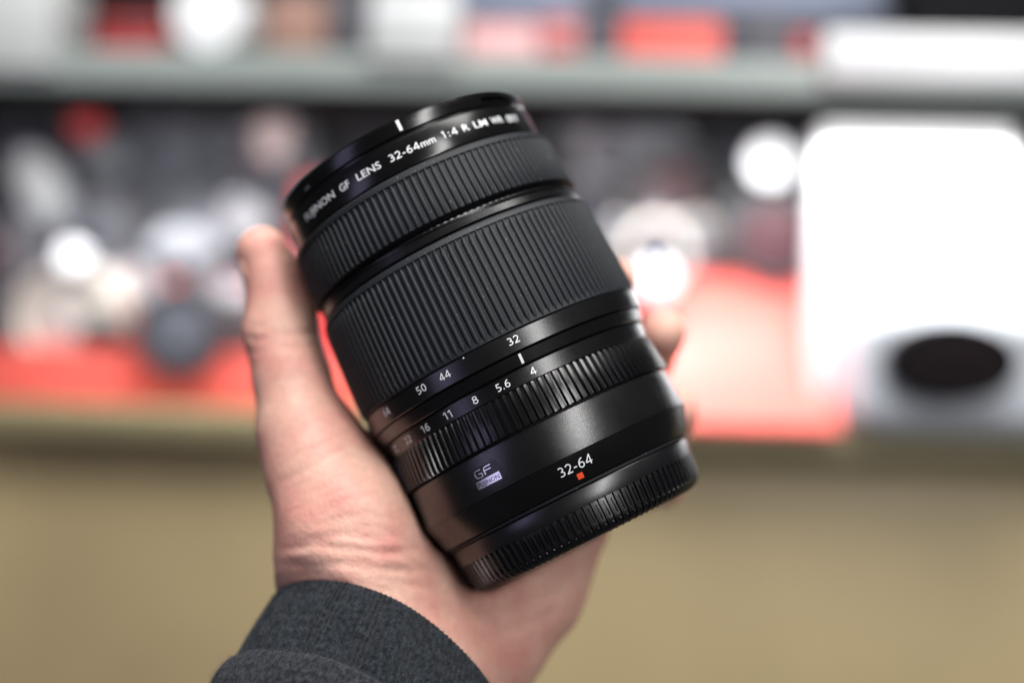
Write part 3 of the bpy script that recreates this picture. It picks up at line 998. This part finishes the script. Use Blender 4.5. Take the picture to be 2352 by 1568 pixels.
# metacarpals running behind the lens
palm = smin(palm, chain([(V(900, 1240, 472), 17.0), (V(1010, 905, 505), 13.5)], 6.0), 12.0)
palm = smin(palm, chain([(V(1000, 1250, 474), 17.0), (V(1130, 950, 508), 13.5)], 6.0), 12.0)
palm = smin(palm, chain([(V(1110, 1250, 476), 16.0), (V(1235, 1020, 506), 13.0)], 6.0), 12.0)
palm = smin(palm, chain([(V(1230, 1220, 474), 15.0), (V(1320, 1090, 500), 12.0)], 6.0), 12.0)
# web of the thumb
palm = smin(palm, chain([(V(770, 1080, 446), 13.0), (V(930, 1060, 482), 12.0)], 6.0), 12.0)
hand = smin(palm, thumb, 10.0)
FING = [
    [(V(1010, 905, 505), 12.5), (V(1230, 770, 524), 10.0), (V(1375, 700, 503), 8.2), (V(1418, 640, 480), 6.8)],
    [(V(1130, 950, 508), 12.5), (V(1340, 890, 526), 10.0), (V(1490, 820, 500), 8.4), (V(1523, 763, 471), 7.7)],
    [(V(1235, 1020, 506), 12.0), (V(1410, 1020, 522), 9.6), (V(1530, 985, 500), 8.2), (V(1553, 944, 476), 7.3)],
    [(V(1320, 1090, 500), 11.0), (V(1450, 1120, 514), 8.4), (V(1525, 1110, 498), 7.2), (V(1535, 1080, 482), 6.4)],
]
for f in FING:
    hand = smin(hand, chain(f, 4.0), 2.5)

# skin presses against the lens: carve the lens volume out of the flesh
allp = sorted(NRP + FOC + TR1 + ZO + FS + IX + AP + RB + MB)
LS = [-66.0, -65.0, -63.0, -56.0, -50.0, -47, -42, -30, -18.5, -14, -10, -4, 10, 26, 28.3, 34, 50.5, 60.0, 66.0]
LR = [34.0, 36.0, 38.2, 39.2, 40.2, 42.1, 44.0, 44.0, 43.4, 43.6, 45.6, 46.4, 46.2, 45.6, 44.4, 44.6, 43.8, 41.4, 41.2]
qx, qy, qz = gx - P0[0], gy - P0[1], gz - P0[2]
sv = qx * AX[0] + qy * AX[1] + qz * AX[2]
rho = np.sqrt(np.maximum(qx * qx + qy * qy + qz * qz - sv * sv, 0))
dl = np.maximum(rho - np.interp(sv, LS, LR).astype(np.float32), np.maximum(-65.6 - sv, sv - 66.5))
dl = 0.25 - dl
h = np.maximum(2.4 - np.abs(hand - dl), 0) / 2.4
hand = np.maximum(hand, dl) + h * h * 0.6
# the wrist slips inside the cuff
fx, fy, fz = gx - cc[0], gy - cc[1], gz - cc[2]
fs = fx * adir[0] + fy * adir[1] + fz * adir[2]
fa = (fx * ex[0] + fy * ex[1] + fz * ex[2]) / 38.3
fb = (fx * ey[0] + fy * ey[1] + fz * ey[2]) / 33.8
fr = np.sqrt(fa * fa + fb * fb) + 1e-6
ca = fa / fr
fs = fs - (5.4 * ca + 2.58 * (2 * ca * ca - 1))
lim_r = 34.0 - 2.9 + np.maximum(-fs + 1.0, 0) * 2.6
dt = np.where(fs > -30, fr * 35.5 - lim_r * 35.5 / 33.8, -50).astype(np.float32)
h2 = np.maximum(3.0 - np.abs(hand - dt), 0) / 3.0
hand = np.maximum(hand, dt) + h2 * h2 * 0.75
del fx, fy, fz, fs, fa, fb, fr, ca, dt, h2, lim_r
del qx, qy, qz, rho, dl, h, palm, thumb


def surface_nets(F, lo, hstep):
    ins = F < 0
    nx, ny, nz = F.shape
    c = [ins[i:nx - 1 + i, j:ny - 1 + j, k:nz - 1 + k] for i in (0, 1) for j in (0, 1) for k in (0, 1)]
    tot = sum(x.astype(np.int8) for x in c)
    act = (tot > 0) & (tot < 8)
    idx = np.argwhere(act)
    vid = np.full(act.shape, -1, dtype=np.int64)
    vid[act] = np.arange(len(idx))
    pos = np.zeros((len(idx), 3))
    cnt = np.zeros(len(idx))
    for ax_ in range(3):
        for o1 in (0, 1):
            for o2 in (0, 1):
                a = idx.copy()
                oth = [q for q in range(3) if q != ax_]
                a[:, oth[0]] += o1
                a[:, oth[1]] += o2
                b = a.copy()
                b[:, ax_] += 1
                fa, fb = F[tuple(a.T)], F[tuple(b.T)]
                mk = (fa < 0) != (fb < 0)
                t = np.where(mk, fa / np.where(mk, fa - fb, 1), 0)
                p = a.astype(float)
                p[:, ax_] += t
                pos[mk] += p[mk]
                cnt[mk] += 1
    pos /= cnt[:, None]
    faces = []
    for ax_ in range(3):
        sl0 = [slice(None)] * 3
        sl1 = [slice(None)] * 3
        sl0[ax_] = slice(0, -1)
        sl1[ax_] = slice(1, None)
        mk = ins[tuple(sl0)] != ins[tuple(sl1)]
        e = np.argwhere(mk)
        oth = [(ax_ + 1) % 3, (ax_ + 2) % 3]
        ok = (e[:, oth[0]] > 0) & (e[:, oth[1]] > 0) & (e[:, oth[0]] < F.shape[oth[0]] - 1) & (e[:, oth[1]] < F.shape[oth[1]] - 1)
        e = e[ok]
        q = []
        for (d0, d1) in ((0, 0), (-1, 0), (-1, -1), (0, -1)):
            p = e.copy()
            p[:, oth[0]] += d0
            p[:, oth[1]] += d1
            q.append(vid[tuple(p.T)])
        q = np.stack(q, 1)
        fl = ins[tuple(e.T)]
        q[~fl] = q[~fl][:, ::-1]
        faces.append(q)
    return lo + pos * hstep, np.concatenate(faces)


# close the far end of the forearm inside the box
hand[:, 0, :] = np.maximum(hand[:, 0, :], 0.5)
hand[:, :, -1] = np.maximum(hand[:, :, -1], 0.5)
hv, hf = surface_nets(hand, lo, H_VOX)
del hand


def vnormals(v, f):
    n = np.cross(v[f[:, 2]] - v[f[:, 0]], v[f[:, 3]] - v[f[:, 1]])
    o = np.zeros_like(v)
    for k in range(4):
        np.add.at(o, f[:, k], n)
    return o / np.maximum(np.linalg.norm(o, axis=1, keepdims=True), 1e-9)


def relax(v, f, it=2, lam=0.5):
    e = np.concatenate([f[:, [0, 1]], f[:, [1, 2]], f[:, [2, 3]], f[:, [3, 0]]])
    e = np.concatenate([e, e[:, ::-1]])
    deg = np.bincount(e[:, 0], minlength=len(v))[:, None]
    for _ in range(it):
        s = np.zeros_like(v)
        np.add.at(s, e[:, 0], v[e[:, 1]])
        v = v + lam * (s / deg - v)
    return v


hv = relax(hv, hf, 2)
hn = vnormals(hv, hf)
# creases and folds of the skin, as grooves along lines on the near side of the hand
pu = 1176 + hv[:, 0] / -hv[:, 2] * FPX
pv = 784 - hv[:, 1] / -hv[:, 2] * FPX
near = np.clip(hn[:, 2] * 3.0 + 0.3, 0, 1) * (hv[:, 2] > -475)


def groove(path, depth, width, lip=0.35):
    best = np.full(len(hv), 1e9)
    tt = np.zeros(len(hv))
    n = len(path) - 1
    for i in range(n):
        a = np.array(path[i], float)
        b = np.array(path[i + 1], float)
        ab = b - a
        t = np.clip(((pu - a[0]) * ab[0] + (pv - a[1]) * ab[1]) / (ab @ ab), 0, 1)
        d = np.hypot(pu - a[0] - t * ab[0], pv - a[1] - t * ab[1])
        m = d < best
        best[m] = d[m]
        tt[m] = (i + t[m]) / n
    fade = np.clip(np.minimum(tt, 1 - tt) * 6 + 0.15, 0, 1)
    return near * fade * depth * (-np.exp(-(best / width) ** 2) + lip * np.exp(-((best - width * 1.9) / width) ** 2))


disp = np.zeros(len(hv))
for path, dp, wd in [
    ([(640, 1262), (720, 1250), (800, 1262), (880, 1272), (960, 1262)], 0.75, 11),
    ([(637, 1298), (710, 1300), (790, 1296), (880, 1306), (985, 1316)], 0.95, 13),
    ([(645, 1282), (740, 1281), (830, 1284), (930, 1290)], 0.4, 8),
    ([(650, 1322), (760, 1318), (870, 1328), (1000, 1352)], 0.6, 11),
    ([(700, 1235), (790, 1228), (880, 1240)], 0.35, 9),
    ([(860, 1210), (930, 1240), (985, 1285)], 0.4, 10),
    ([(700, 1150), (770, 1100), (850, 1080)], 0.35, 10),
    ([(690, 1120), (760, 1075), (820, 1050)], 0.3, 9),
    ([(720, 1190), (790, 1150), (880, 1130)], 0.25, 10),
    ([(655, 1060), (700, 1035), (760, 1020)], 0.3, 10),
    ([(640, 1110), (700, 1085), (770, 1040), (820, 1010)], 0.28, 8),
    ([(660, 1180), (720, 1150), (800, 1120), (870, 1105)], 0.22, 8),
    ([(690, 1215), (760, 1190), (850, 1180), (930, 1200)], 0.22, 8),
    ([(650, 1240), (700, 1232), (760, 1240)], 0.3, 8),
    ([(700, 1272), (780, 1270), (860, 1292)], 0.35, 7),
    ([(720, 1340), (820, 1338), (930, 1362)], 0.4, 9),
    ([(880, 1260), (950, 1290), (1020, 1330)], 0.35, 9),
    ([(760, 1010), (800, 1040), (850, 1090)], 0.25, 9),
    ([(660, 768), (690, 764), (722, 768)], 0.6, 8),
    ([(640, 800), (680, 792), (728, 796)], 0.25, 8),
    ([(568, 770), (590, 782), (612, 778)], 0.5, 9),
    ([(566, 800), (590, 806), (612, 800)], 0.35, 8),
    ([(572, 745), (590, 752), (606, 748)], 0.35, 8),
    ([(1010, 1410), (1100, 1395), (1200, 1385), (1330, 1340)], 0.5, 16),
    ([(1120, 1470), (1190, 1440), (1290, 1400)], 0.3, 12),
]:
    disp += groove(path, dp * 0.72, wd * 0.9)
# broad lumps: tendons and veins under the skin
disp += 0.35 * np.sin(hv[:, 0] * 0.21 + 1.3 * np.sin(hv[:, 1] * 0.13)) * np.sin(hv[:, 1] * 0.17 + 0.8) * near
hv = hv + hn * disp[:, None]


def skin_material():
    m, nt, b = node_mat('skin')
    N, L = nt.nodes, nt.links
    tc = N.new('ShaderNodeTexCoord')
    n1 = N.new('ShaderNodeTexNoise')
    n1.inputs['Scale'].default_value = 70
    n1.inputs['Detail'].default_value = 5
    L.new(tc.outputs['Object'], n1.inputs['Vector'])
    cr = N.new('ShaderNodeValToRGB')
    cr.color_ramp.elements[0].position = 0.30
    cr.color_ramp.elements[0].color = (0.69, 0.315, 0.262, 1)
    cr.color_ramp.elements[1].position = 0.70
    cr.color_ramp.elements[1].color = (0.77, 0.475, 0.375, 1)
    L.new(n1.outputs['Fac'], cr.inputs['Fac'])
    n3 = N.new('ShaderNodeTexNoise')
    n3.inputs['Scale'].default_value = 420
    n3.inputs['Detail'].default_value = 4
    L.new(tc.outputs['Object'], n3.inputs['Vector'])
    r3 = N.new('ShaderNodeMapRange')
    r3.inputs['From Min'].default_value = 0.3
    r3.inputs['From Max'].default_value = 0.7
    r3.inputs['To Min'].default_value = 0.93
    r3.inputs['To Max'].default_value = 1.06
    L.new(n3.outputs['Fac'], r3.inputs['Value'])
    sc_ = N.new('ShaderNodeVectorMath')
    sc_.operation = 'SCALE'
    L.new(cr.outputs['Color'], sc_.inputs[0])
    L.new(r3.outputs['Result'], sc_.inputs['Scale'])
    L.new(sc_.outputs[0], b.inputs['Base Color'])
    b.inputs['Roughness'].default_value = 0.48
    b.inputs['Specular IOR Level'].default_value = 0.4
    b.inputs['Subsurface Weight'].default_value = 0.22
    b.inputs['Subsurface Radius'].default_value = (1.0, 0.32, 0.16)
    b.inputs['Subsurface Scale'].default_value = 0.0028
    v = N.new('ShaderNodeTexVoronoi')
    v.inputs['Scale'].default_value = 900
    L.new(tc.outputs['Object'], v.inputs['Vector'])
    n2 = N.new('ShaderNodeTexNoise')
    n2.inputs['Scale'].default_value = 620
    n2.inputs['Detail'].default_value = 5
    L.new(tc.outputs['Object'], n2.inputs['Vector'])
    ad = N.new('ShaderNodeMath')
    ad.operation = 'ADD'
    L.new(v.outputs['Distance'], ad.inputs[0])
    L.new(n2.outputs['Fac'], ad.inputs[1])
    bp = N.new('ShaderNodeBump')
    bp.inputs['Strength'].default_value = 0.33
    bp.inputs['Distance'].default_value = 0.00035
    L.new(ad.outputs[0], bp.inputs['Height'])
    L.new(bp.outputs['Normal'], b.inputs['Normal'])
    return m


M['skin'] = skin_material()
M['nail'] = mat_simple('thumbnail', (0.70, 0.45, 0.36), 0.25)

person = empty('person', CAM @ Matrix.Translation(cam_mm(815, 1560, 425) * 0.001), 'left hand in a dark grey sweatshirt sleeve holding the lens', 'person')
pinv = person.matrix_world.inverted()


def in_person(o):
    o.parent = person
    o.matrix_parent_inverse = Matrix.Identity(4)
    o.matrix_local = pinv @ CAM
    return o


me = bpy.data.meshes.new('hand')
me.from_pydata((hv * 0.001).tolist(), [], hf.tolist())
me.polygons.foreach_set('use_smooth', [True] * len(me.polygons))
me.update()
in_person(obj('hand', me, M['skin']))

# thumbnail: a thin curved plate on the outer (left) side of the thumb tip
tipc = V(601, 577, 456).astype(float)
basec = V(628, 655, 455).astype(float)
ta = tipc - basec
ta /= np.linalg.norm(ta)
side = np.array([-1.0, -0.1, -0.42])
side -= ta * (side @ ta)
side /= np.linalg.norm(side)
bi = np.cross(ta, side)
verts, faces = [], []
NU, NV = 12, 12
for layer, off in ((0, 0.35), (1, -0.3)):
    for i in range(NU + 1):
        for j in range(NV + 1):
            t = i / NU
            lim_ = 62 * math.sqrt(max(0.02, 1 - max(0, (t - 0.62) / 0.42) ** 2)) * (0.86 + 0.14 * min(1, t * 4))
            a = R(lim_ * (2 * j / NV - 1))
            ctr = basec + (tipc - basec) * (0.12 + 0.95 * t) + ta * 4.0 * max(0, t - 0.55)
            rr = (8.35 - 2.0 * max(0, t - 0.6) ** 1.5 * 3) + off
            verts.append((ctr + side * rr * math.cos(a) + bi * rr * math.sin(a)) * 0.001)
n1 = (NU + 1) * (NV + 1)
for i in range(NU):
    for j in range(NV):
        q = (i * (NV + 1) + j, i * (NV + 1) + j + 1, (i + 1) * (NV + 1) + j + 1, (i + 1) * (NV + 1) + j)
        faces.append(q)
        faces.append(tuple(n1 + k for k in q[::-1]))
rim_ = [i * (NV + 1) for i in range(NU + 1)] + [NU * (NV + 1) + j for j in range(1, NV + 1)] + [i * (NV + 1) + NV for i in range(NU - 1, -1, -1)] + [j for j in range(NV - 1, 0, -1)]
for a, b in zip(rim_, rim_[1:] + rim_[:1]):
    faces.append((a, b, n1 + b, n1 + a))
in_person(obj('thumbnail', mesh_from('thumbnail', verts, faces, True, 50), M['nail']))


# ------------------------------------------------------------------ sleeve
def knit(name, rib_count, dark, pale, rib_depth):
    m, nt, b = node_mat(name)
    N, L = nt.nodes, nt.links
    b.inputs['Roughness'].default_value = 0.95
    b.inputs['Specular IOR Level'].default_value = 0.15
    b.inputs['Sheen Weight'].default_value = 0.06
    b.inputs['Sheen Roughness'].default_value = 0.5
    uv = N.new('ShaderNodeUVMap')
    tc = N.new('ShaderNodeTexCoord')
    sep = N.new('ShaderNodeSeparateXYZ')
    L.new(uv.outputs['UV'], sep.inputs[0])
    mu = N.new('ShaderNodeMath')
    mu.operation = 'MULTIPLY'
    mu.inputs[1].default_value = rib_count * 2 * math.pi
    L.new(sep.outputs['X'], mu.inputs[0])
    nz_ = N.new('ShaderNodeTexNoise')
    nz_.inputs['Scale'].default_value = 900
    nz_.inputs['Detail'].default_value = 3
    L.new(tc.outputs['Object'], nz_.inputs['Vector'])
    sw = N.new('ShaderNodeMath')
    sw.operation = 'MULTIPLY_ADD'
    L.new(nz_.outputs['Fac'], sw.inputs[0])
    sw.inputs[1].default_value = 4.5
    L.new(mu.outputs[0], sw.inputs[2])
    si = N.new('ShaderNodeMath')
    si.operation = 'SINE'
    L.new(sw.outputs[0], si.inputs[0])
    # stitches along the length
    mv = N.new('ShaderNodeMath')
    mv.operation = 'MULTIPLY_ADD'
    mv.inputs[1].default_value = 430.0
    L.new(sep.outputs['Y'], mv.inputs[0])
    L.new(nz_.outputs['Fac'], mv.inputs[2])
    sv_ = N.new('ShaderNodeMath')
    sv_.operation = 'SINE'
    L.new(mv.outputs[0], sv_.inputs[0])
    comb = N.new('ShaderNodeMath')
    comb.operation = 'MULTIPLY_ADD'
    L.new(sv_.outputs[0], comb.inputs[0])
    comb.inputs[1].default_value = 0.35
    L.new(si.outputs[0], comb.inputs[2])
    # heather
    hn_ = N.new('ShaderNodeTexNoise')
    hn_.inputs['Scale'].default_value = 650
    hn_.inputs['Detail'].default_value = 7
    hn_.inputs['Roughness'].default_value = 0.75
    L.new(tc.outputs['Object'], hn_.inputs['Vector'])
    cr = N.new('ShaderNodeValToRGB')
    cr.color_ramp.elements[0].position = 0.42
    cr.color_ramp.elements[0].color = (*dark, 1)
    cr.color_ramp.elements[1].position = 0.68
    cr.color_ramp.elements[1].color = (*pale, 1)
    L.new(hn_.outputs['Fac'], cr.inputs['Fac'])
    L.new(cr.outputs['Color'], b.inputs['Base Color'])
    fz = N.new('ShaderNodeTexNoise')
    fz.inputs['Scale'].default_value = 2600
    fz.inputs['Detail'].default_value = 4
    L.new(tc.outputs['Object'], fz.inputs['Vector'])
    hsum = N.new('ShaderNodeMath')
    hsum.operation = 'MULTIPLY_ADD'
    L.new(fz.outputs['Fac'], hsum.inputs[0])
    hsum.inputs[1].default_value = 1.4
    L.new(comb.outputs[0], hsum.inputs[2])
    bp = N.new('ShaderNodeBump')
    bp.inputs['Strength'].default_value = 0.9
    bp.inputs['Distance'].default_value = rib_depth
    L.new(hsum.outputs[0], bp.inputs['Height'])
    L.new(bp.outputs['Normal'], b.inputs['Normal'])
    return m


M['cuff'] = knit('charcoal_rib_knit', 170, (0.009, 0.0112, 0.0148), (0.043, 0.049, 0.058), 0.00022)
M['sleeve'] = knit('charcoal_jersey_knit', 210, (0.0105, 0.0125, 0.016), (0.060, 0.065, 0.075), 0.00022)


def tube(name, prof, mat, nu=220, wob=None, rx=38.3, ry=33.8):
    """sleeve surface: prof = (distance along the arm, offset from the arm's section)"""
    verts, faces, uvs = [], [], []
    m = len(prof)
    for i, (s, off) in enumerate(prof):
        for k in range(nu):
            a = 2 * math.pi * k / nu
            ds, do = wob(s, a, i / (m - 1)) if wob else (0, 0)
            s2, o2 = s + ds, off + do
            cx = math.cos(a) * (rx + o2 + s2 * 0.10)
            cy = math.sin(a) * (ry + o2 + s2 * 0.07)
            verts.append((cc + adir * s2 + ex * cx + ey * cy) * 0.001)
    for i in range(m - 1):
        for k in range(nu):
            faces.append((i * nu + k, i * nu + (k + 1) % nu, (i + 1) * nu + (k + 1) % nu, (i + 1) * nu + k))
    me = bpy.data.meshes.new(name)
    me.from_pydata([tuple(v) for v in verts], [], faces)
    ul = me.uv_layers.new(name='UVMap')
    cum = [0.0]
    for (a, b) in zip(prof[:-1], prof[1:]):
        cum.append(cum[-1] + math.hypot(b[0] - a[0], b[1] - a[1]) / 1000 * 4)
    for p in me.polygons:
        for li, vi in zip(p.loop_indices, p.vertices):
            i, k = divmod(vi, nu)
            u = k / nu
            if k == 0 and any(x % nu == nu - 1 for x in p.vertices):
                u = 1.0
            ul.data[li].uv = (u, cum[i])
    me.polygons.foreach_set('use_smooth', [True] * len(me.polygons))
    me.update()
    return in_person(obj(name, me, mat))


def rim_shift(a):
    return 5.4 * math.cos(a) + 2.58 * math.cos(2 * a) + 0.37 * math.sin(2 * a)


def wob_cuff(s, a, f):
    rib = math.sin(150 * a + 0.7 * math.sin(3 * a) + 0.3 * math.sin(17 * a))
    amp = 0.30 * (1 + 0.35 * math.sin(11 * a + 1) * math.sin(23 * a))
    return rim_shift(a) + 0.18 * math.sin(7 * a), 0.35 * math.sin(3 * a + 2) + 0.2 * math.sin(7 * a + s * 0.2) + amp * rib


def wob_sl(s, a, f):
    rib = math.sin(200 * a + 0.8 * math.sin(4 * a) + s * 0.02)
    return (rim_shift(a) + 2.2 + 1.0 * math.sin(2 * a + 1.9) + 0.6 * math.sin(4 * a + 0.3) + 0.3 * math.sin(9 * a),
            0.8 * math.sin(3 * a + 0.4 + s * 0.05) + 0.5 * math.sin(6 * a + s * 0.12) + 0.11 * rib)


cuffp = [(20.0, -4.0), (10.0, -3.6), (3.0, -3.4), (1.0, -3.1), (0.2, -2.4), (-0.2, -1.5), (0.1, -0.6), (0.9, 0.1), (2.2, 0.5)]
cuffp += [(3.5 + k * 1.5, 0.6 + 0.8 * math.sin(k / 16 * math.pi)) for k in range(17)]
cuffp += [(30, -0.5), (33, -2.0)]
tube('cuff', cuffp, M['cuff'], 1050, wob_cuff)
slp = [(30.0, -1.5), (26.0, -0.9), (23.6, 0.2), (22.8, 1.4), (23.0, 2.6), (24.2, 3.6), (26.5, 4.2), (29, 4.4), (32, 4.2), (35, 3.6), (37.5, 2.4), (38.6, 1.6), (38.4, 2.8), (38.6, 4.2), (40, 5.4),
       (43, 6.2), (48, 6.4), (54, 6.0), (60, 5.0), (66, 4.6), (72, 6.4), (80, 7.5), (95, 7.5), (115, 7.0), (140, 6.5)]
tube('sleeve', slp, M['sleeve'], 1200, wob_sl)


def fibres(name, owner, count, mat, lo_, hi_):
    """loose fibres standing off the knit"""
    me0 = owner.data
    co = np.array([v.co[:] for v in me0.vertices]) * 1000
    no = np.array([v.normal[:] for v in me0.vertices])
    rng = np.random.default_rng(5)
    cand = np.where((no[:, 2] > -0.45) & (co[:, 1] > -125))[0]
    pick = rng.choice(cand, count)
    verts, faces = [], []
    for i in pick:
        p = co[i] + rng.normal(0, 0.35, 3)
        n = no[i] + rng.normal(0, 0.7, 3)
        n /= np.linalg.norm(n)
        t = np.cross(n, rng.normal(0, 1, 3))
        t /= np.linalg.norm(t)
        L_ = rng.uniform(lo_, hi_)
        b_ = len(verts)
        bend = rng.normal(0, 0.35, 3)
        for k in range(4):
            f = k / 3
            c = p + n * (L_ * f - 0.1) + bend * L_ * f * f
            w_ = 0.028 * (1 - 0.6 * f)
            verts.append((c - t * w_) * 0.001)
            verts.append((c + t * w_) * 0.001)
        for k in range(3):
            faces.append((b_ + 2 * k, b_ + 2 * k + 1, b_ + 2 * k + 3, b_ + 2 * k + 2))
    me = bpy.data.meshes.new(name)
    me.from_pydata([tuple(v) for v in verts], [], faces)
    me.update()
    o = in_person(obj(name, me, mat))
    o['kind'] = 'stuff'
    return o


M['lint'] = mat_simple('grey_lint', (0.07, 0.08, 0.095), 0.9, spec=0.1)
for o in list(person.children):
    if o.name == 'cuff':
        fibres('cuff_fuzz', o, 12000, M['lint'], 0.4, 1.3)
    elif o.name == 'sleeve':
        fibres('sleeve_fuzz', o, 12000, M['lint'], 0.4, 1.5)
